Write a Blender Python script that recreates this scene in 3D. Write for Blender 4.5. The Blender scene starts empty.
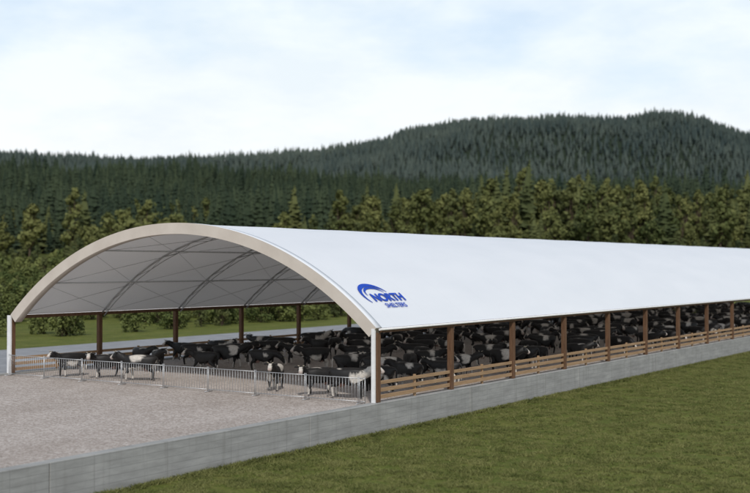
import bpy, bmesh, math, random
from mathutils import Vector, Matrix, noise
random.seed(7)
S = bpy.context.scene
COL = S.collection
rad = math.radians

# ------------------------------------------------------------------ helpers
def link(ob, parent=None):
    COL.objects.link(ob)
    if parent: ob.parent = parent
    return ob
def mesh_ob(name, bm, mats, parent=None, smooth=False):
    me = bpy.data.meshes.new(name)
    bm.to_mesh(me); bm.free()
    for m in (mats if isinstance(mats, (list, tuple)) else [mats]): me.materials.append(m)
    if smooth:
        for p in me.polygons: p.use_smooth = True
    return link(bpy.data.objects.new(name, me), parent)
def empty(name, loc=(0, 0, 0)):
    e = bpy.data.objects.new(name, None); e.location = loc
    return link(e)
def box(bm, x0, x1, y0, y1, z0, z1, mi=0):
    v = [bm.verts.new(c) for c in ((x0,y0,z0),(x1,y0,z0),(x1,y1,z0),(x0,y1,z0),(x0,y0,z1),(x1,y0,z1),(x1,y1,z1),(x0,y1,z1))]
    for f in ((0,3,2,1),(4,5,6,7),(0,1,5,4),(1,2,6,5),(2,3,7,6),(3,0,4,7)):
        bm.faces.new([v[i] for i in f]).material_index = mi
def tube(bm, a, b, r, seg=6, r2=None, mi=0):
    a = Vector(a); b = Vector(b); d = (b-a)
    if d.length < 1e-6: return
    q = d.to_track_quat('Z', 'Y'); r2 = r if r2 is None else r2
    A = []; B = []
    for i in range(seg):
        t = 2*math.pi*i/seg
        o = Vector((math.cos(t), math.sin(t), 0))
        A.append(bm.verts.new(a+q@(o*r))); B.append(bm.verts.new(b+q@(o*r2)))
    for i in range(seg):
        j = (i+1) % seg
        f = bm.faces.new((A[i], A[j], B[j], B[i])); f.smooth = True; f.material_index = mi
    bm.faces.new(A[::-1]).material_index = mi; bm.faces.new(B).material_index = mi

class NT:
    def __init__(s, tree): s.t = tree; s.n = tree.nodes; s.l = tree.links
    def a(s, typ, **kw):
        nd = s.n.new(typ)
        for k, v in kw.items(): setattr(nd, k, v)
        return nd
    def c(s, o, i): s.l.new(o, i)
def ramp(nt, fac, stops, interp='LINEAR'):
    r = nt.a('ShaderNodeValToRGB'); r.color_ramp.interpolation = interp
    e = r.color_ramp.elements
    while len(e) < len(stops): e.new(0.5)
    for i, (p, c) in enumerate(stops):
        e[i].position = p; e[i].color = (*c, 1) if len(c) == 3 else c
    nt.c(fac, r.inputs[0]); return r.outputs[0]
def noise_n(nt, vec, scale, detail=4, rough=0.55):
    n = nt.a('ShaderNodeTexNoise'); n.inputs['Scale'].default_value = scale
    n.inputs['Detail'].default_value = detail; n.inputs['Roughness'].default_value = rough
    if vec is not None: nt.c(vec, n.inputs['Vector'])
    return n.outputs[0]
def mixc(nt, f, a, b, mode='MIX'):
    m = nt.a('ShaderNodeMix', data_type='RGBA', blend_type=mode)
    if isinstance(f, (int, float)): m.inputs[0].default_value = f
    else: nt.c(f, m.inputs[0])
    for s, i in ((a, 6), (b, 7)):
        if isinstance(s, tuple): m.inputs[i].default_value = (*s, 1)
        else: nt.c(s, m.inputs[i])
    return m.outputs[2]
def mathn(nt, op, a, b=None, c=None, clamp=False):
    m = nt.a('ShaderNodeMath', operation=op, use_clamp=clamp)
    for i, s in enumerate((a, b, c)):
        if s is None: continue
        if isinstance(s, (int, float)): m.inputs[i].default_value = s
        else: nt.c(s, m.inputs[i])
    return m.outputs[0]
def new_mat(name, rough=0.8, spec=0.3, metal=0.0):
    m = bpy.data.materials.new(name); m.use_nodes = True
    nt = NT(m.node_tree); b = nt.n['Principled BSDF']
    b.inputs['Roughness'].default_value = rough
    b.inputs['Specular IOR Level'].default_value = spec
    b.inputs['Metallic'].default_value = metal
    return m, nt, b
def bump(nt, b, h, strength=0.5, dist=0.02):
    bp = nt.a('ShaderNodeBump'); bp.inputs['Strength'].default_value = strength
    bp.inputs['Distance'].default_value = dist
    nt.c(h, bp.inputs['Height']); nt.c(bp.outputs[0], b.inputs['Normal'])
def pos(nt): return nt.a('ShaderNodeNewGeometry').outputs['Position']
def scaled(nt, v, s):
    m = nt.a('ShaderNodeVectorMath', operation='MULTIPLY'); nt.c(v, m.inputs[0]); m.inputs[1].default_value = s
    return m.outputs[0]
def simple(name, c1, c2, scale=3, rough=0.8, spec=0.3, metal=0, stretch=(1, 1, 1), bs=0.0, bd=0.01):
    m, nt, b = new_mat(name, rough, spec, metal)
    p = scaled(nt, pos(nt), stretch)
    n = noise_n(nt, p, scale, 4, 0.6)
    nt.c(ramp(nt, n, [(0.3, c1), (0.7, c2)]), b.inputs['Base Color'])
    if bs: bump(nt, b, n, bs, bd)
    return m

# ------------------------------------------------------------------ materials
M_fab, nt, b = new_mat('white_fabric', 0.5, 0.4)
p = pos(nt)
n = noise_n(nt, scaled(nt, p, (0.5, 0.2, 0.5)), 0.8, 4)
c = ramp(nt, n, [(0.3, (0.77, 0.80, 0.84)), (0.7, (0.82, 0.845, 0.88))])
sx = nt.a('ShaderNodeSeparateXYZ'); nt.c(p, sx.inputs[0])
seam = mathn(nt, 'LESS_THAN', mathn(nt, 'FRACT', mathn(nt, 'MULTIPLY_ADD', sx.outputs[1], 1/3.25, 0.5)), 0.012)
c = mixc(nt, mathn(nt, 'MULTIPLY', seam, 0.10), c, (0.5, 0.52, 0.56))
nt.c(c, b.inputs['Base Color'])
tl = nt.a('ShaderNodeBsdfTranslucent'); tl.inputs[0].default_value = (0.88, 0.80, 0.73, 1)
mx = nt.a('ShaderNodeMixShader'); mx.inputs[0].default_value = 0.13
nt.c(b.outputs[0], mx.inputs[1]); nt.c(tl.outputs[0], mx.inputs[2]); nt.c(mx.outputs[0], nt.n['Material Output'].inputs[0])
M_fascia = simple('fascia_fabric', (0.52, 0.46, 0.40), (0.60, 0.54, 0.475), 0.8, 0.6, 0.3)
M_steel = simple('galvanised_steel', (0.42, 0.43, 0.44), (0.56, 0.57, 0.58), 8, 0.42, 0.5, 0.6)
M_truss = simple('painted_steel', (0.36, 0.36, 0.36), (0.46, 0.46, 0.46), 4, 0.5, 0.5, 0.1)
M_wpost = simple('white_paint', (0.7, 0.7, 0.7), (0.8, 0.8, 0.8), 4, 0.5, 0.4)
M_post = simple('brown_timber', (0.085, 0.045, 0.026), (0.17, 0.095, 0.055), 6, 0.75, 0.2, 0, (3, 3, 0.3), 0.3, 0.01)
M_rail = simple('light_timber', (0.26, 0.16, 0.085), (0.42, 0.28, 0.165), 5, 0.7, 0.25, 0, (3, 0.25, 6), 0.3, 0.008)
M_blue = simple('blue_print', (0.0, 0.045, 0.40), (0.0, 0.06, 0.50), 2, 0.5, 0.3)

# concrete
M_conc, nt, b = new_mat('concrete', 0.85, 0.25)
p = pos(nt)
n1 = noise_n(nt, scaled(nt, p, (1, 0.5, 2.5)), 1.3, 6, 0.65)
c = ramp(nt, n1, [(0.25, (0.23, 0.23, 0.222)), (0.55, (0.32, 0.32, 0.31)), (0.8, (0.41, 0.405, 0.39))])
sx = nt.a('ShaderNodeSeparateXYZ'); nt.c(p, sx.inputs[0])
zz = mathn(nt, 'FRACT', mathn(nt, 'MULTIPLY', sx.outputs[2], 4.2))
ln = mathn(nt, 'LESS_THAN', zz, 0.09)
yy = mathn(nt, 'FRACT', mathn(nt, 'MULTIPLY', sx.outputs[1], 1/3.25))
ln2 = mathn(nt, 'LESS_THAN', yy, 0.008)
l = mathn(nt, 'MAXIMUM', ln, ln2)
c = mixc(nt, mathn(nt, 'MULTIPLY', l, 0.32), c, (0.12, 0.12, 0.115))
low = mathn(nt, 'MULTIPLY_ADD', sx.outputs[2], -2.2, -2.1, True)
c = mixc(nt, mathn(nt, 'MULTIPLY', low, 0.55), c, (0.13, 0.125, 0.09))
st = noise_n(nt, scaled(nt, p, (1, 3.0, 0.25)), 1.0, 3, 0.6)
c = mixc(nt, ramp(nt, st, [(0.52, (0, 0, 0)), (0.72, (0.35, 0.35, 0.35))]), c, (0.17, 0.165, 0.15))
nt.c(c, b.inputs['Base Color'])
bump(nt, b, mathn(nt, 'SUBTRACT', n1, l), 0.35, 0.01)

# gravel
M_grav, nt, b = new_mat('gravel', 0.95, 0.15)
p = pos(nt)
vo = nt.a('ShaderNodeTexVoronoi'); vo.inputs['Scale'].default_value = 14; nt.c(p, vo.inputs['Vector'])
vc = nt.a('ShaderNodeSeparateXYZ'); nt.c(vo.outputs['Color'], vc.inputs[0])
c = ramp(nt, vc.outputs[0], [(0, (0.31, 0.27, 0.24)), (0.5, (0.43, 0.38, 0.345)), (1.0, (0.56, 0.51, 0.475))])
big = noise_n(nt, scaled(nt, p, (1, 0.6, 1)), 0.22, 4, 0.6)
c = mixc(nt, 0.9, c, ramp(nt, big, [(0.3, (0.78, 0.76, 0.74)), (0.6, (1, 1, 1)), (0.75, (1.08, 1.07, 1.06))]), 'MULTIPLY')
med = noise_n(nt, p, 2.2, 6, 0.75)
c = mixc(nt, 0.6, c, ramp(nt, med, [(0.3, (0.74, 0.72, 0.70)), (0.6, (1.05, 1.05, 1.05))]), 'MULTIPLY')
nt.c(c, b.inputs['Base Color'])
bump(nt, b, mathn(nt, 'ADD', vo.outputs['Distance'], med), 0.3, 0.04)

M_road = simple('asphalt', (0.20, 0.205, 0.215), (0.29, 0.295, 0.305), 1.2, 0.9, 0.2, 0, (1, 0.5, 1), 0.3, 0.02)

# grass ground with forest floor further off
M_gnd, nt, b = new_mat('grass_ground', 0.95, 0.1)
p = pos(nt)
fine = noise_n(nt, p, 9, 5, 0.75); big = noise_n(nt, p, 0.35, 4, 0.65); mid = noise_n(nt, p, 1.7, 4, 0.7)
c = ramp(nt, fine, [(0.3, (0.040, 0.056, 0.012)), (0.5, (0.105, 0.13, 0.028)), (0.72, (0.20, 0.21, 0.06))])
c = mixc(nt, ramp(nt, mid, [(0.42, (0, 0, 0)), (0.68, (0.6, 0.6, 0.6))]), c, (0.17, 0.15, 0.055))
c = mixc(nt, 0.8, c, ramp(nt, big, [(0.3, (0.62, 0.68, 0.55)), (0.65, (1.1, 1.08, 1.0))]), 'MULTIPLY')
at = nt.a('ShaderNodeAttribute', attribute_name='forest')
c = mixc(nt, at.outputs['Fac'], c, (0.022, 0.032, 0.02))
nt.c(c, b.inputs['Base Color'])
bump(nt, b, fine, 0.8, 0.06)

def leafmat(name, dark, light, rough=0.8, pscale=0.02):
    m, nt, b = new_mat(name, rough, 0.15)
    oi = nt.a('ShaderNodeObjectInfo'); g = nt.a('ShaderNodeNewGeometry')
    a = mathn(nt, 'MULTIPLY', oi.outputs['Random'], 0.42)
    c_ = mathn(nt, 'MULTIPLY', g.outputs['Random Per Island'], 0.3)
    nn = mathn(nt, 'MULTIPLY_ADD', noise_n(nt, oi.outputs['Location'], pscale, 2), 1.3, -0.45)
    f = mathn(nt, 'ADD', mathn(nt, 'ADD', a, c_), nn)
    nt.c(ramp(nt, f, [(0.1, dark), (0.9, light)]), b.inputs['Base Color'])
    return m
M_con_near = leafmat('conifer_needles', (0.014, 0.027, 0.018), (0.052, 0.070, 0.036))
M_con_haze = leafmat('conifer_needles_hazed', (0.036, 0.056, 0.056), (0.095, 0.118, 0.098), 0.9, 0.006)  # air haze over the far hills painted in as paler, bluish needle colour
M_larch = leafmat('larch_needles', (0.036, 0.052, 0.022), (0.115, 0.125, 0.045))
M_leaf = leafmat('broadleaf_foliage', (0.05, 0.068, 0.022), (0.17, 0.175, 0.06))
M_bush = leafmat('bush_foliage', (0.045, 0.068, 0.02), (0.16, 0.175, 0.055), 0.8, 0.06)
M_blade = leafmat('grass_blades', (0.055, 0.075, 0.016), (0.23, 0.23, 0.085), 0.8, 0.8)
M_bark = simple('bark', (0.05, 0.035, 0.025), (0.11, 0.085, 0.06), 4, 0.9, 0.1)

# cow
M_cow, nt, b = new_mat('cow_coat', 0.55, 0.35)
at = nt.a('ShaderNodeAttribute', attribute_name='coat')
p = nt.a('ShaderNodeTexCoord').outputs['Object']
n = noise_n(nt, p, 12, 3)
c = mixc(nt, 0.6, at.outputs['Color'], ramp(nt, n, [(0.3, (0.6, 0.6, 0.6)), (0.7, (1.2, 1.15, 1.1))]), 'MULTIPLY')
nt.c(c, b.inputs['Base Color']); bump(nt, b, n, 0.2, 0.01)

# ------------------------------------------------------------------ terrain
TH = math.asin(0.557); sT, cT = 0.557, 0.8305
CAM = Vector((27.6, -41.33, 6.0))
def ss(a, b_, x):
    t = min(1, max(0, (x-a)/(b_-a))); return t*t*(3-2*t)
def to_ab(x, y):
    dx, dy = x-CAM.x, y-CAM.y
    return dx*cT+dy*sT, -dx*sT+dy*cT
def from_ab(a, b_):
    return CAM.x+a*cT-b_*sT, CAM.y+a*sT+b_*cT
def lerp_tab(t, tab):
    if t <= tab[0][0]: return tab[0][1]
    for (x0, y0), (x1, y1) in zip(tab, tab[1:]):
        if t <= x1:
            k = (t-x0)/(x1-x0); k = k*k*(3-2*k)*0.5+k*0.5
            return y0+(y1-y0)*k
    return tab[-1][1]
prof_C = [(px, (266-y)*2.27-14) for px, y in [(-900,175),(-400,165),(0,158),(100,155),(200,153),(300,150),(370,139),(420,126),(460,118),(520,115),(560,113),(620,115),(655,108),(685,112),(720,124),(750,131),(850,146),(1000,160),(1500,175)]]
prof_B = [(px, (266-y)*0.96-15) for px, y in [(-900,172),(0,167),(100,170),(200,172),(300,176),(370,181),(450,186),(600,191),(750,193),(1000,190),(1500,185)]]
prof_A = [(-900, 9), (0, 9), (300, 10), (380, 15), (500, 18), (750, 17), (1500, 18)]
def height(x, y):
    a, b_ = to_ab(x, y)
    dist = max(b_, 1)
    px = 375+1144*a/max(dist, 60)
    base = -1.26 if x > -1.2 else (-0.12-1.14*ss(-24.0, -1.2, x))
    if b_ < 130: k = 0; h = 0
    else:
        hA = lerp_tab(px, prof_A); hB = lerp_tab(375+1144*a/1100 if b_ < 1800 else px, prof_B); hC = lerp_tab(375+1144*a/2600, prof_C)
        h = lerp_tab(b_, [(130, 0), (260, 2.5), (450, hA), (1100, hB), (1480, hB*0.72), (2600, hC), (3600, hC*0.5), (4600, 20)])
        k = ss(120, 260, b_)
    rough = ss(300, 700, b_)*noise.noise(Vector((x*0.004, y*0.004, 3)))*14 + ss(1400, 2100, b_)*noise.noise(Vector((x*0.0024, y*0.0024, 9)))*60*(1-ss(2250, 2600, b_)*0.85)
    return base*(1-k)+h+rough
def axis(fine0, fine1, step, lo, hi):
    out = []; v = fine0
    while v <= fine1: out.append(v); v += step
    s = step; v = fine1
    while v < hi: s = min(s*1.18, 38); v += s; out.append(v)
    s = step; v = fine0
    while v > lo: s = min(s*1.18, 38); v -= s; out.append(v)
    return sorted(out)
xs = axis(-28, 30, 1.2, -4200, 1900); ys = axis(-50, 80, 4, -300, 4300)
bm = bmesh.new(); lay = bm.verts.layers.float.new('forest')
grid = []
for y in ys:
    row = []
    for x in xs:
        v = bm.verts.new((x, y, height(x, y)))
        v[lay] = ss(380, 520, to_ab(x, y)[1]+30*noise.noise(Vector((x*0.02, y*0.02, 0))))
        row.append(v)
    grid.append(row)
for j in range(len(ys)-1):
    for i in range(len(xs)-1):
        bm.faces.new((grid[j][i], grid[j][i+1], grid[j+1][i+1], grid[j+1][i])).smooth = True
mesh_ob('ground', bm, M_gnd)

# gravel yard (raised pad) with slight unevenness
LEN = 117.0; BAY = 6.5; SPAN = 24.2
bm = bmesh.new()
gx = [-24.35+i*(24.05/24) for i in range(25)]; gy = [-70+i*1.5 for i in range(0, 135)]
rows = []
for y in gy:
    rows.append([bm.verts.new((x, y, 0.03*noise.noise(Vector((x*0.35, y*0.35, 1)))*min(1, (x+24.35)*0.5, (-0.3-x)*0.5))) for x in gx])
for j in range(len(gy)-1):
    for i in range(len(gx)-1):
        bm.faces.new((rows[j][i], rows[j][i+1], rows[j+1][i+1], rows[j+1][i])).smooth = True
mesh_ob('gravel_yard', bm, M_grav)

bm = bmesh.new(); box(bm, -41, -24.66, -90, 190, -0.4, -0.07); mesh_ob('road', bm, M_road)
# walls
def wall(name, x0, x1, z0, z1):
    bm = bmesh.new(); y = -70.0
    while y < 132:
        box(bm, x0, x1, y, y+12.97, z0, z1); y += 13
    bmesh.ops.bevel(bm, geom=[e for e in bm.edges], offset=0.02, segments=1, affect='EDGES')
    return mesh_ob(name, bm, M_conc)
wall('concrete_wall', -0.30, 0.14, -1.6, 0.07)
wall('concrete_wall', -24.64, -24.36, -0.6, 0.10)

# ------------------------------------------------------------------ barn
barn = empty('fabric_roof_cattle_barn')
HC = SPAN/2; EZ = 3.3; RISE = 4.8; R = (HC*HC+RISE*RISE)/(2*RISE); CZ = EZ+RISE-R; CX = -HC
PH0 = math.acos(HC/R)
def arc(phi, r=R, y=0.0): return Vector((CX+math.cos(phi)*r, y, CZ+math.sin(phi)*r))
N = 56
def shell(off, sag, mat, name, y0, y1, flip):
    bm = bmesh.new(); prev = None
    ny = int(round((y1-y0)/BAY*6))
    for j in range(ny+1):
        y = y0+(y1-y0)*j/ny
        k = math.sin(math.pi*((y/BAY) % 1.0))
        row = [bm.verts.new(arc(PH0+(math.pi-2*PH0)*i/N, R-off-sag*k*math.sin(math.pi*i/N)**0.5, y)) for i in range(N+1)]
        if prev:
            for i in range(N):
                f = (prev[i], prev[i+1], row[i+1], row[i])
                bm.faces.new(f if not flip else f[::-1]).smooth = True
        prev = row
    return mesh_ob(name, bm, mat, barn)
shell(0.0, 0.02, M_fab, 'roof_cover', 0.30, LEN, False)
# end fascias
def fascia(y0, y1, name, depth=0.52):
    bm = bmesh.new(); prev = None
    for i in range(N+1):
        ph = PH0+(math.pi-2*PH0)*i/N
        o0 = arc(ph, R+0.03, y0); o1 = arc(ph, R+0.03, y1); i0 = arc(ph, R-depth, y0); i1 = arc(ph, R-depth, y1)
        row = [bm.verts.new(q) for q in (o0, o1, i1, i0)]
        if prev:
            for k, (a_, b_) in enumerate(((0, 1), (1, 2), (2, 3), (3, 0))):
                f = bm.faces.new((prev[a_], prev[b_], row[b_], row[a_])); f.smooth = (k in (0, 2))
                f.material_index = 1 if k == 0 else 0
        else: bm.faces.new(row)
        prev = row
    bm.faces.new(prev[::-1])
    bmesh.ops.recalc_face_normals(bm, faces=bm.faces)
    return mesh_ob(name, bm, [M_fascia, M_fab], barn)
fascia(-0.12, 0.34, 'front_arch_fascia'); fascia(LEN-0.2, LEN+0.15, 'rear_arch_fascia')
# eave beams and hem
bm = bmesh.new()
for sx_ in (0, -SPAN):
    s_ = 1 if sx_ == 0 else -1
    box(bm, sx_-0.10-(0.02 if s_ > 0 else -0.0), sx_+0.10-(0.02 if s_ > 0 else 0), 0.36, LEN-0.22, EZ-0.20, EZ-0.02)
mesh_ob('eave_beam', bm, M_post, barn)
bm = bmesh.new()
for sx_ in (0.03, -SPAN-0.03):
    tube(bm, (sx_+(0.09 if sx_ > 0 else -0.09), 0.0, EZ-0.05), (sx_+(0.09 if sx_ > 0 else -0.09), LEN, EZ-0.05), 0.05, 8)
mesh_ob('roof_hem_tube', bm, M_wpost, barn, )
# posts
nb = int(LEN/BAY)
bm = bmesh.new()
for k in range(nb+1):
    y = k*BAY+(0.12 if k == 0 else 0)
    box(bm, -0.22, 0.02, y-0.13, y+0.13, 0.075, EZ-0.205)
    box(bm, -SPAN-0.28, -SPAN-0.04, y-0.13, y+0.13, 0.105, EZ-0.205)
bmesh.ops.bevel(bm, geom=list(bm.edges), offset=0.012, segments=1, affect='EDGES')
mesh_ob('timber_posts', bm, M_post, barn)
bm = bmesh.new()
box(bm, -0.24, -0.06, -0.13, -0.02, 0.0, EZ-0.02); box(bm, -SPAN-0.30, -SPAN-0.02, -0.13, -0.02, 0.0, EZ-0.02)
bmesh.ops.bevel(bm, geom=list(bm.edges), offset=0.01, segments=1, affect='EDGES')
mesh_ob('white_corner_posts', bm, M_wpost, barn)
# steel frames
bm = bmesh.new(); SEG = 22
for k in range(nb+1):
    y = k*BAY if k else 0.45
    if k == nb: y -= 0.4
    P1 = [arc(PH0+(math.pi-2*PH0)*i/SEG, R-0.10, y) for i in range(SEG+1)]
    for a_, b_ in zip(P1, P1[1:]): tube(bm, a_, b_, 0.05, 6)
    P2 = [arc(PH0+(math.pi-2*PH0)*i/SEG, R-0.34, y) for i in range(SEG+1)]
    for i in range(SEG): tube(bm, P2[i], P2[i+1], 0.028, 5)
    for i in range(1, SEG, 2):
        tube(bm, P1[i], P2[i-1], 0.016, 4); tube(bm, P1[i], P2[i+1], 0.016, 4)
mesh_ob('arch_trusses', bm, M_truss, barn)
bm = bmesh.new()
for f_ in (0.12, 0.27, 0.42, 0.58, 0.73, 0.88):
    ph = PH0+(math.pi-2*PH0)*f_
    tube(bm, arc(ph, R-0.24, 0.35), arc(ph, R-0.24, LEN-0.3), 0.05, 6)
for k in range(nb):          # cross bracing rods
    y0 = k*BAY+0.1; y1 = y0+BAY-0.1
    if k % 2 == 0 or k < 4:
        fs = (0.02, 0.12, 0.27, 0.42, 0.58, 0.73, 0.88, 0.98)
        for f0, f1 in zip(fs, fs[1:]):
            a0 = PH0+(math.pi-2*PH0)*f0; a1 = PH0+(math.pi-2*PH0)*f1
            tube(bm, arc(a0, R-0.36, y0), arc(a1, R-0.36, y1), 0.013, 4)
            tube(bm, arc(a1, R-0.36, y0), arc(a0, R-0.36, y1), 0.013, 4)
mesh_ob('purlins_and_bracing', bm, M_steel, barn)

# printed logo on the roof
def onroof(u, t, off=0.03):
    ph = PH0+t/R
    v = arc(ph, R+off); v.y = u; return v
bm = bmesh.new()
def band(cx, cy, ra, rb, w0, w1, a0, a1, n=20):
    pr = None
    for i in range(n+1):
        t = i/n; a_ = rad(a0+(a1-a0)*t); w = (w0+(w1-w0)*math.sin(math.pi*t))
        o = (cx+math.cos(a_)*ra, cy+math.sin(a_)*rb); q = (cx+math.cos(a_)*(ra-w), cy+math.sin(a_)*(rb-w))
        vv = (bm.verts.new(onroof(*o)), bm.verts.new(onroof(*q)))
        if pr: bm.faces.new((pr[0], pr[1], vv[1], vv[0]))
        pr = vv
band(2.35, 2.10, 1.15, 0.90, 0.05, 0.24, 215, 15)
band(2.40, 2.20, 0.80, 0.55, 0.04, 0.15, 190, 10)
bmesh.ops.recalc_face_normals(bm, faces=bm.faces)
mesh_ob('printed_logo_arcs', bm, M_blue, barn)
def text(s, u0, t0, size, name, off):
    cu = bpy.data.curves.new(name, 'FONT'); cu.body = s; cu.size = size; cu.offset = off
    tmp = bpy.data.objects.new(name, cu); COL.objects.link(tmp)
    dg = bpy.context.evaluated_depsgraph_get(); dg.update()
    me = bpy.data.meshes.new_from_object(tmp.evaluated_get(dg))
    bpy.data.objects.remove(tmp)
    for v in me.vertices: v.co = onroof(u0+v.co.x+v.co.y*0.12, t0+v.co.y, 0.038)
    me.materials.clear(); me.materials.append(M_blue)
    link(bpy.data.objects.new(name, me), barn)
text('NORTH', 1.75, 1.68, 0.74, 'printed_logo_title', 0.03)
text('SHELTERS', 2.2, 1.22, 0.40, 'printed_logo_subtitle', 0.008)

# ------------------------------------------------------------------ fences
def wood_fence(x):
    bm = bmesh.new()
    for k in range(nb):
        y0 = k*BAY+0.14+(0.12 if k == 0 else 0); y1 = (k+1)*BAY-0.14
        for z, h in ((0.22, 0.17), (0.52, 0.17), (0.84, 0.15)):
            j = random.uniform(-0.012, 0.012)
            box(bm, x-0.035, x+0.02, y0, y1, z+j, z+h+j)
        ym = (y0+y1)/2
        box(bm, x-0.14, x-0.038, ym-0.06, ym+0.06, 0.07 if x > -5 else 0.105, 1.05)
    bmesh.ops.bevel(bm, geom=list(bm.edges), offset=0.006, segments=1, affect='EDGES')
    mesh_ob('wooden_rail_fence', bm, M_rail)
wood_fence(-0.07); wood_fence(-SPAN-0.13)

bm = bmesh.new(); x = -SPAN+0.1; fy = -0.32
while x < -0.6:
    x1 = min(x+2.9, -0.4)
    for z in (0.12, 1.12): tube(bm, (x+0.03, fy, z), (x1-0.03, fy, z), 0.018, 6)
    n_ = int((x1-x)/0.17)
    for i in range(n_+1):
        xx = x+0.03+(x1-x-0.06)*i/n_
        tube(bm, (xx, fy, 0.13 if 0 < i < n_ else 0.0), (xx, fy, 1.11 if 0 < i < n_ else 1.2), 0.009 if 0 < i < n_ else 0.018, 5)
    tube(bm, (x+0.03, fy-0.28, 0.03), (x+0.03, fy+0.28, 0.03), 0.02, 5)
    x = x1+0.02
mesh_ob('metal_hurdle_fence', bm, M_steel)

# ------------------------------------------------------------------ cows
def make_cow(name, pose, seed):
    rnd = random.Random(seed)
    V = []; E = []; Rr = []
    def v(co, r, par=None):
        V.append(Vector(co)); Rr.append(r if isinstance(r, tuple) else (r, r))
        if par is not None: E.append((par, len(V)-1))
        return len(V)-1
    pel = v((-0.55, 0, 1.07), 0.31)
    mid = v((-0.12, 0, 0.97), 0.42, pel)
    che = v((0.34, 0, 0.98), 0.385, mid)
    sho = v((0.60, 0, 1.06), 0.29, che)
    rmp = v((-0.82, 0, 1.12), 0.23, pel)
    t = v((-0.95, 0, 1.12), 0.05, rmp); t = v((-1.01, 0, 0.92), 0.03, t); t = v((-1.0, 0.03, 0.62), 0.024, t); t = v((-1.0, 0.04, 0.42), 0.05, t); v((-1.0, 0.04, 0.3), 0.015, t)
    if pose == 'up':   nk = [(0.82, 0, 1.14, .225), (0.98, 0, 1.25, .175)]; hd = Vector((1.10, 0, 1.33)); fd = Vector((0.78, 0, -0.62)); side = 0
    elif pose == 'turn': nk = [(0.82, 0.05, 1.14, .225), (0.96, 0.17, 1.25, .175)]; hd = Vector((1.03, 0.29, 1.32)); fd = Vector((0.45, 0.68, -0.58)); side = 1
    elif pose == 'turn2': nk = [(0.82, -0.05, 1.12, .225), (0.96, -0.17, 1.21, .175)]; hd = Vector((1.03, -0.29, 1.27)); fd = Vector((0.35, -0.78, -0.52)); side = 1
    else: nk = [(0.84, 0, 1.00, .22), (1.04, 0, 0.86, .165)]; hd = Vector((1.17, 0, 0.74)); fd = Vector((0.55, 0, -0.83)); side = 0
    fd.normalize(); p_ = sho
    for n_ in nk: p_ = v(n_[:3], n_[3], p_)
    hi = v(hd, 0.158, p_); f1 = v(hd+fd*0.17, 0.13, hi); f2 = v(hd+fd*0.33, 0.105, f1); v(hd+fd*0.42, 0.098, f2)
    sd = fd.cross(Vector((0, 0, 1))).normalized(); up = sd.cross(fd).normalized()
    for s_ in (1, -1):
        e = v(hd+sd*s_*0.13+up*0.04-fd*0.03, 0.035, hi); e = v(hd+sd*s_*0.23+up*0.03-fd*0.05, 0.058, e); v(hd+sd*s_*0.34-up*0.01-fd*0.05, 0.016, e)
    st = rnd.uniform(-0.06, 0.12)
    for s_ in (1, -1):
        d = st*s_
        a_ = v((0.42, s_*0.19, 0.80), 0.155, che); a_ = v((0.42+d*0.2, s_*0.20, 0.60), 0.10, a_); a_ = v((0.46+d, s_*0.19, 0.38), 0.07, a_)
        a_ = v((0.45+d*1.3, s_*0.19, 0.13), 0.050, a_); v((0.48+d*1.3, s_*0.19, 0.05), 0.066, a_)
        d = -d
        a_ = v((-0.62, s_*0.19, 0.88), 0.21, pel); a_ = v((-0.52+d*0.2, s_*0.21, 0.67), 0.15, a_); a_ = v((-0.75+d*0.7, s_*0.19, 0.45), 0.07, a_)
        a_ = v((-0.71+d, s_*0.18, 0.14), 0.050, a_); v((-0.67+d, s_*0.18, 0.05), 0.066, a_)
    me = bpy.data.meshes.new(name+'_tmp'); me.from_pydata(V, E, [])
    ob = bpy.data.objects.new(name+'_tmp', me); COL.objects.link(ob)
    bpy.context.view_layer.objects.active = ob
    md = ob.modifiers.new('s', 'SKIN'); md.use_smooth_shade = True
    if not me.skin_vertices: bpy.context.view_layer.update()
    sk = me.skin_vertices[0].data
    for i, r in enumerate(Rr): sk[i].radius = r
    sk[0].use_root = True
    sb = ob.modifiers.new('d', 'SUBSURF'); sb.levels = 2; sb.render_levels = 2
    dg = bpy.context.evaluated_depsgraph_get(); dg.update()
    nm = bpy.data.meshes.new_from_object(ob.evaluated_get(dg))
    bpy.data.objects.remove(ob)
    bm = bmesh.new(); bm.from_mesh(nm)
    for w in bm.verts:
        if -0.98 < w.co.x < 0.70 and w.co.z > 0.66:
            if w.co.z > 1.16: w.co.z = 1.16+(w.co.z-1.16)*0.62
            w.co.y *= 0.93
        if -0.75 < w.co.x < 0.62 and 0.35 < w.co.z < 1.05:   # deep belly
            k = math.sin(math.pi*(w.co.z-0.35)/0.7)*math.sin(math.pi*(w.co.x+0.75)/1.37)
            w.co.z -= 0.085*k
    nbase = len(bm.verts)
    for s_ in (1, -1):
        q0 = hd+sd*s_*0.08+up*0.11; q1 = q0+sd*s_*0.07+up*0.04; q2 = q1+up*0.05+fd*0.03
        tube(bm, q0, q1, 0.024, 7, 0.016); tube(bm, q1, q2, 0.016, 7, 0.005)
    horn_end = len(bm.verts)
    r_ = bmesh.ops.create_icosphere(bm, subdivisions=2, radius=0.14, matrix=Matrix.Translation((-0.42, 0, 0.58)) @ Matrix.Diagonal((1.2, 0.9, 0.8, 1)))
    for s_ in (1, -1):
        for dx in (-0.06, 0.06): tube(bm, (-0.42+dx, s_*0.06, 0.50), (-0.42+dx, s_*0.06, 0.43), 0.016, 5, 0.012)
    ud_end = len(bm.verts)
    for s_ in (1, -1):
        bmesh.ops.create_icosphere(bm, subdivisions=1, radius=0.022, matrix=Matrix.Translation(hd+fd*0.09+sd*s_*0.112+up*0.05))
    for f in bm.faces: f.smooth = True
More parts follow.
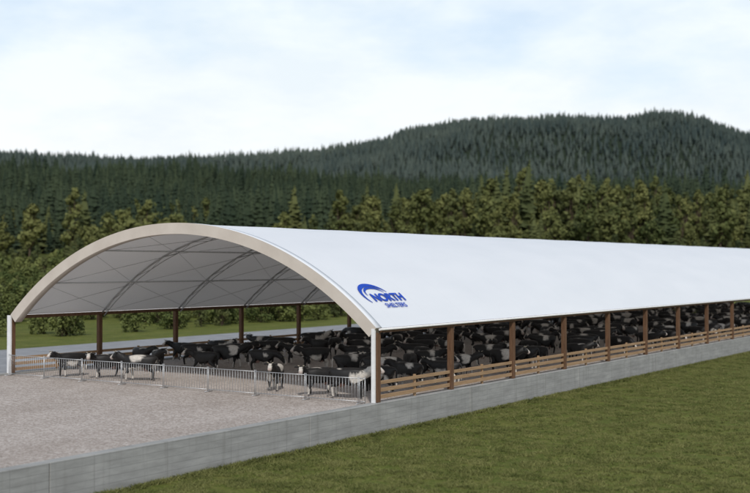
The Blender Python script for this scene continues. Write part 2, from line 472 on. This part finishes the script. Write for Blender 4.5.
    bm.verts.ensure_lookup_table()
    lay = bm.verts.layers.float_color.new('coat')
    BL = (0.014, 0.013, 0.013, 1); WH = (0.54, 0.51, 0.47, 1); PK = (0.32, 0.20, 0.17, 1)
    for i, w in enumerate(bm.verts):
        c = BL
        if i < nbase:
            rel = w.co-hd; al = rel.dot(fd)
            if rel.length < 0.58 and al > 0.02 and w.co.x > 0.9 - 0.4*side:
                if al > 0.31: c = (0.42, 0.36, 0.33, 1)
                elif abs(rel.dot(sd)) < 0.06+al*0.16 and rel.dot(up) > 0.02: c = WH
            elif w.co.z < 0.08: c = (0.05, 0.045, 0.04, 1)
            elif w.co.z < 0.38 and noise.noise(Vector((w.co.x*1.5+seed, w.co.y*3, seed*1.7))) > -0.05: c = WH
            elif noise.noise(w.co*1.6+Vector((seed*3.1, seed, 0))) > {1: 0.33, 2: 0.24, 4: 0.30, 8: 0.24}.get(seed, 0.38): c = WH
            elif seed in (6, 9) and w.co.z < 0.66 and abs(w.co.x) < 0.4: c = WH
            if w.co.x < -0.9 and w.co.z < 0.5: c = WH
        elif i < horn_end: c = (0.4, 0.36, 0.29, 1)
        elif i < ud_end: c = PK
        w[lay] = c
    bm.to_mesh(nm); bm.free(); nm.name = name
    nm.materials.clear(); nm.materials.append(M_cow)
    return nm
cows = [make_cow('cow_mesh', p_, s_) for p_, s_ in (('up', 1), ('turn', 2), ('down', 3), ('turn2', 4), ('up', 6), ('down', 8), ('turn', 9))]
placed = []
def cow(x, y, deg, k=None, sc=1.0):
    me = cows[k if k is not None else random.randrange(len(cows))]
    ob = link(bpy.data.objects.new('cow', me))
    ob.location = (x, y, 0.005); ob.rotation_euler = (0, 0, rad(deg)); ob.scale = (sc, sc, sc)
    placed.append((x, y))
cow(-20.9, 1.2, 262, 0, 1.0); cow(-18.6, 1.7, 246, 1, 1.0); cow(-16.1, 1.6, 208, 4, 1.06)
cow(-7.2, 1.9, -62, 4, 1.0); cow(-4.3, 1.5, 244, 1, 1.0); cow(-2.3, 1.3, 20, 0, 1.08); cow(-2.6, 3.9, 190, 2)
tries = 0
while len(placed) < 250 and tries < 30000:
    tries += 1
    x = random.uniform(-22.9, -1.5); y = random.uniform(4.5, LEN-3)
    lim = 6.5 if x < -14 else (9.5 if x < -8 else 6.5)
    if y < lim: continue
    md_ = 2.45+0.9*noise.noise(Vector((x*0.12, y*0.12, 3)))
    if any((x-a_)**2+(y-b_)**2 < md_**2 for a_, b_ in placed): continue
    if x > -3.2: d = random.choice((0, 0, 180))+random.uniform(-25, 25)
    elif x < -21: d = random.choice((0, 180, 180))+random.uniform(-25, 25)
    else: d = random.choice((214, 34, 214, 34, -56, random.uniform(0, 360)))+random.uniform(-28, 28)
    if x > -2.4: x = min(x, -1.75)
    cow(x, y, d, None, random.uniform(0.92, 1.08))

# ------------------------------------------------------------------ vegetation prototypes
def conifer(name, mat, h, R0, seed, whorls=15, nbr=8):
    rnd = random.Random(seed); bm = bmesh.new()
    tube(bm, (0, 0, -1.5), (0, 0, h*0.9), 0.018*h, 6, 0.02, 1)
    core = []
    for (t, k) in ((0.12, 0.25), (0.4, 0.5), (0.7, 0.28), (1.0, 0.01)):
        core.append([bm.verts.new((math.cos(a_)*R0*k*rnd.uniform(.7, 1.1), math.sin(a_)*R0*k*rnd.uniform(.7, 1.1), h*t)) for a_ in [i*math.pi/3 for i in range(6)]])
    for A, B in zip(core, core[1:]):
        for i in range(6): bm.faces.new((A[i], A[(i+1) % 6], B[(i+1) % 6], B[i]))
    for w in range(whorls):
        t = 0.10+0.88*w/(whorls-1); z = h*t
        L = R0*(1-t)**0.8*min(1, 0.6+t*3)+0.25
        for k in range(nbr if t < 0.8 else 5):
            a_ = 2*math.pi*(k+rnd.random()*0.8)/nbr+w; l = L*rnd.uniform(0.6, 1.15)
            d = Vector((math.cos(a_), math.sin(a_), 0)); s_ = Vector((-d.y, d.x, 0))
            dr = -0.28*l*rnd.uniform(0.5, 1.3); z0 = z+rnd.uniform(-.3, .3)
            q0 = Vector((0, 0, z0)); qm = d*l*0.55+Vector((0, 0, z0+dr*0.35)); qt = d*l+Vector((0, 0, z0+dr))
            wd = l*0.34+0.15
            ql = d*l*0.5+s_*wd+Vector((0, 0, z0+dr-0.25)); qr = d*l*0.5-s_*wd+Vector((0, 0, z0+dr-0.25))
            V_ = [bm.verts.new(q) for q in (q0, qm, qt, ql, qr)]
            for f in ((0, 3, 1), (1, 3, 2), (0, 1, 4), (1, 2, 4)): bm.faces.new([V_[i] for i in f])
    return bm, [mat, M_bark]
def broadleaf(h, W, seed, mat, nblob=16, nleaf=85, ls=0.55, trunk=0.3):
    rnd = random.Random(seed); bm = bmesh.new()
    tube(bm, (0, 0, -1), (0, 0, h*max(trunk, 0.1)*1.4), 0.018*h, 7, 0.010*h, 1)
    for i in range(nblob):
        a_ = rnd.uniform(0, 6.28); t = (i+rnd.random())/nblob; zz = h*(trunk+0.08+(0.86-trunk)*t)
        rr = W*(0.66*math.sin(math.pi*min(1, 0.25+0.72*t))**0.8)*rnd.uniform(0.35, 1.0)
        c_ = Vector((math.cos(a_)*rr, math.sin(a_)*rr, zz)); br = W*rnd.uniform(0.24, 0.42)*(1-0.4*t)
        tube(bm, (0, 0, h*trunk*rnd.uniform(.8, 1.3)), c_, 0.007*h, 5, 0.002*h, 1)
        for j in range(nleaf):
            n_ = Vector((rnd.gauss(0, 1), rnd.gauss(0, 1), rnd.gauss(0.25, 1))).normalized()
            q = c_+Vector((n_.x, n_.y, n_.z*0.9))*br*rnd.uniform(0.55, 1.15)
            m_ = (n_+Vector((rnd.gauss(0, .5), rnd.gauss(0, .5), rnd.gauss(0, .5)))).normalized()
            a1 = m_.orthogonal().normalized(); b1 = m_.cross(a1); s_ = ls*rnd.uniform(0.5, 1.2)
            an = rnd.uniform(0, 6.28)
            vs = [bm.verts.new(q+(a1*math.cos(an+k)+b1*math.sin(an+k))*s_*rnd.uniform(.6, 1)) for k in (0, 1.5, 3.1, 4.6)]
            bm.faces.new(vs)
    return bm, [mat, M_bark]
def scatter(name, pts, protos, partname):
    """pts: (x,y,z,scale,rotz). One forest object; its first real plants are the child meshes, the rest instances."""
    npz = len(protos); rest = pts[npz:]
    me = bpy.data.meshes.new(name); me.from_pydata([p_[:3] for p_ in rest], [], [])
    me.attributes.new('sc', 'FLOAT_VECTOR', 'POINT'); me.attributes.new('rz', 'FLOAT_VECTOR', 'POINT'); me.attributes.new('ix', 'INT', 'POINT')
    sc = []; rz = []; ix = []
    for p_ in rest:
        w = random.uniform(0.85, 1.2)
        sc += [p_[3]*w, p_[3]*w, p_[3]]; rz += [random.gauss(0, .03), random.gauss(0, .03), p_[4]]; ix.append(random.randrange(npz))
    me.attributes['sc'].data.foreach_set('vector', sc); me.attributes['rz'].data.foreach_set('vector', rz); me.attributes['ix'].data.foreach_set('value', ix)
    ob = link(bpy.data.objects.new(name, me))
    obs = []
    for i, (bm_, mats) in enumerate(protos):
        o = mesh_ob(partname, bm_, mats, ob); o.location = pts[i][:3]; o.scale = (pts[i][3],)*3; obs.append(o)
    g = bpy.data.node_groups.new(name+'_gn', 'GeometryNodeTree')
    g.interface.new_socket('Geometry', in_out='INPUT', socket_type='NodeSocketGeometry')
    g.interface.new_socket('Geometry', in_out='OUTPUT', socket_type='NodeSocketGeometry')
    n = g.nodes; L = g.links
    gi = n.new('NodeGroupInput'); go = n.new('NodeGroupOutput'); iop = n.new('GeometryNodeInstanceOnPoints')
    j = n.new('GeometryNodeJoinGeometry')
    for o in obs:
        oi = n.new('GeometryNodeObjectInfo'); oi.inputs['Object'].default_value = o; oi.transform_space = 'ORIGINAL'
        gt = n.new('GeometryNodeGeometryToInstance'); L.new(oi.outputs['Geometry'], gt.inputs[0]); L.new(gt.outputs[0], j.inputs[0])
    def attr(nm, tp):
        k = n.new('GeometryNodeInputNamedAttribute'); k.data_type = tp; k.inputs['Name'].default_value = nm
        return [o_ for o_ in k.outputs if o_.enabled and o_.name == 'Attribute'][0]
    L.new(gi.outputs[0], iop.inputs['Points']); L.new(j.outputs[0], iop.inputs['Instance'])
    iop.inputs['Pick Instance'].default_value = True
    L.new(attr('ix', 'INT'), iop.inputs['Instance Index'])
    L.new(attr('rz', 'FLOAT_VECTOR'), iop.inputs['Rotation'])
    L.new(attr('sc', 'FLOAT_VECTOR'), iop.inputs['Scale'])
    L.new(iop.outputs[0], go.inputs[0])
    md = ob.modifiers.new('scatter', 'NODES'); md.node_group = g
    print(name, 'points', len(rest))
    return ob
def region(b0, b1, step, slope, filt=None, sc=(0.8, 1.2), jit=0.5, pad=60, clump=0.0):
    pts = []; b_ = b0
    while b_ < b1:
        w = slope*b_+pad; a_ = -w
        while a_ < w:
            aa = a_+random.uniform(-jit, jit)*step; bb = b_+random.uniform(-jit, jit)*step
            if filt is None or filt(aa, bb):
                x, y = from_ab(aa, bb)
                s_ = random.triangular(sc[0], sc[1], (sc[0]+sc[1])/2)
                if clump: s_ *= 1+clump*noise.noise(Vector((x*0.015, y*0.015, 4)))
                pts.append((x, y, height(x, y), s_, random.uniform(0, 6.28)))
            a_ += step
        b_ += step
    random.shuffle(pts); return pts
# distant hills
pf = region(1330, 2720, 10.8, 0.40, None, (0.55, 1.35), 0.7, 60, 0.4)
scatter('distant_conifer_forest', pf, [conifer('c', M_con_haze, 20, 4.6, s_, 9, 6) for s_ in (1, 2, 3)], 'conifer')
# nearer dark forest
def fB(a, b_):
    px = 375+1144*a/b_
    lim = 400 if px < 330 else 500
    return b_ > lim+60*noise.noise(Vector((a*0.02, 0, 5))) and noise.noise(Vector((a*0.018, b_*0.018, 15))) > -0.42
pn = region(380, 1180, 8.0, 0.42, fB, (0.55, 1.3), 0.65, 60, 0.35)
scatter('conifer_forest', pn, [conifer('c', M_con_near, 23, r_, s_, 15, 8) for s_, r_ in ((11, 3.8), (12, 4.6), (13, 5.2), (14, 4.2))], 'conifer')
# lighter broadleaf and larch belt
def fA(a, b_):
    px = 375+1144*a/b_
    if px > 365: return noise.noise(Vector((a*0.025, b_*0.025, 2))) > -0.2
    return noise.noise(Vector((a*0.03, b_*0.03, 2))) > 0.22
pa = region(310, 530, 9.0, 0.42, fA, (0.6, 1.35), 0.6, 60, 0.5)
scatter('mixed_tree_belt', pa, [broadleaf(15, 4.8, 21, M_leaf), broadleaf(18, 4.2, 22, M_leaf, 22, 75), broadleaf(20, 3.8, 27, M_leaf, 24, 70, 0.5, 0.2), broadleaf(13, 5.0, 28, M_leaf, 18, 80), broadleaf(17, 3.4, 29, M_larch, 24, 70, 0.5, 0.15), conifer('c', M_larch, 19, 4.2, 25, 18, 9)], 'tree')
# bushes and hedgerow behind the barn
def fH(a, b_):
    x, y = from_ab(a, b_)
    if x < -24 and x > -50: return False
    if x > -50 and b_ < 220: return False
    return noise.noise(Vector((a*0.05, b_*0.03, 7))) > -0.32
ph = region(100, 215, 3.3, 0.42, fH, (0.35, 1.0), 0.7, 10, 0.6)+region(215, 330, 5.0, 0.45, fH, (0.6, 1.3), 0.6, 30, 0.6)
random.shuffle(ph)
scatter('bush_thicket', ph, [broadleaf(4.6, 2.9, s_, M_bush, 13, 85, 0.24, 0.0) for s_ in (31, 32, 33, 35, 36)]+[broadleaf(7.5, 2.2, 37, M_larch, 17, 80, 0.25, 0.02)], 'bush')
# lawn tufts
def tuft(seed):
    rnd = random.Random(seed); bm = bmesh.new()
    for i in range(16):
        a_ = rnd.uniform(0, 6.28); r0 = rnd.uniform(0, .12); h = rnd.uniform(.05, .12); b0 = Vector((math.cos(a_)*r0, math.sin(a_)*r0, -0.01))
        l = Vector((rnd.gauss(0, .04), rnd.gauss(0, .04), h)); s_ = Vector((rnd.gauss(0, 1), rnd.gauss(0, 1), 0)).normalized()*0.008
        vs = [bm.verts.new(q) for q in (b0-s_, b0+s_, b0+l*0.6+s_*0.7, b0+l+Vector((l.x, l.y, 0))*0.6, b0+l*0.6-s_*0.7)]
        bm.faces.new(vs)
    return bm, [M_blade]
pts = []
while len(pts) < 32000:
    y = random.uniform(-22, 70); x = 0.2+random.random()*min(26, 9+0.62*(y+22)) 
    a_, b_ = to_ab(x, y)
    if b_ < 22 or abs(a_) > b_*0.40+3: continue
    if noise.noise(Vector((x*0.8, y*0.8, 0)))+random.uniform(-.5, .5) < -0.12: continue
    pts.append((x, y, height(x, y), random.uniform(0.6, 1.3), random.uniform(0, 6.28)))
# taller unmown fringe along the foot of the wall
for i in range(2600):
    y = random.uniform(-24, 75); pts.append((0.16+abs(random.gauss(0, 0.10)), y, -1.26, random.uniform(1.0, 2.2), random.uniform(0, 6.28)))
scatter('lawn_grass', pts, [tuft(s_) for s_ in (1, 2, 3)], 'grass_tuft')

# ------------------------------------------------------------------ light and sky
EL = 44; sv = Vector((0.62, -0.78, 0)).normalized()
Sd = Vector((sv.x*math.cos(rad(EL)), sv.y*math.cos(rad(EL)), math.sin(rad(EL))))
sl = bpy.data.lights.new('sun', 'SUN'); sl.energy = 2.4; sl.angle = rad(3); sl.color = (1, 0.955, 0.89)
so = link(bpy.data.objects.new('sun', sl)); so.rotation_euler = Sd.to_track_quat('Z', 'Y').to_euler(); so.location = (0, 0, 60)
W = bpy.data.worlds.new('World'); S.world = W; W.use_nodes = True
nt = NT(W.node_tree); bg = nt.n['Background']; out = nt.n['World Output']
sk = nt.a('ShaderNodeTexSky', sky_type='NISHITA'); sk.sun_disc = False
sk.sun_elevation = rad(EL); sk.sun_rotation = math.atan2(sv.x, sv.y)
nt.c(sk.outputs[0], bg.inputs[0]); bg.inputs[1].default_value = 0.15
tc = nt.a('ShaderNodeTexCoord').outputs['Generated']
sz = nt.a('ShaderNodeSeparateXYZ'); nt.c(tc, sz.inputs[0])
nz = noise_n(nt, scaled(nt, tc, (1, 1, 2.6)), 3.2, 9, 0.55)
cover = ramp(nt, mathn(nt, 'ADD', nz, mathn(nt, 'MULTIPLY_ADD', sz.outputs[2], -0.75, 0.18)), [(0.38, (0.55, 0.55, 0.55)), (0.54, (1, 1, 1))])
cb = nt.a('ShaderNodeBackground'); cb.inputs[1].default_value = 1.0
nz2 = noise_n(nt, scaled(nt, tc, (1, 1, 3.0)), 6, 8, 0.6)
cc = ramp(nt, sz.outputs[2], [(0.0, (1.02, 1.02, 1.02)), (0.08, (1.0, 1.03, 1.05)), (0.22, (0.92, 1.0, 1.05)), (0.4, (0.62, 0.68, 0.73)), (1.0, (0.42, 0.46, 0.50))])
cc = mixc(nt, 0.55, cc, ramp(nt, nz2, [(0.36, (0.82, 0.87, 0.91)), (0.56, (1, 1, 1))]), 'MULTIPLY')
nt.c(cc, cb.inputs[0])
ms = nt.a('ShaderNodeMixShader'); nt.c(cover, ms.inputs[0]); nt.c(bg.outputs[0], ms.inputs[1]); nt.c(cb.outputs[0], ms.inputs[2])
nt.c(ms.outputs[0], out.inputs[0])

# ------------------------------------------------------------------ camera
cd = bpy.data.cameras.new('camera'); cam = link(bpy.data.objects.new('camera', cd))
cam.location = CAM; cam.rotation_euler = (rad(90+0.98), 0, TH)
cd.lens = 1144/750*36; cd.sensor_width = 36; cd.clip_end = 9000; cd.clip_start = 0.5
cd.dof.use_dof = True; cd.dof.focus_distance = 54; cd.dof.aperture_fstop = 0.45
S.camera = cam
S.view_settings.view_transform = 'Standard'; S.view_settings.look = 'None'; S.view_settings.exposure = 0
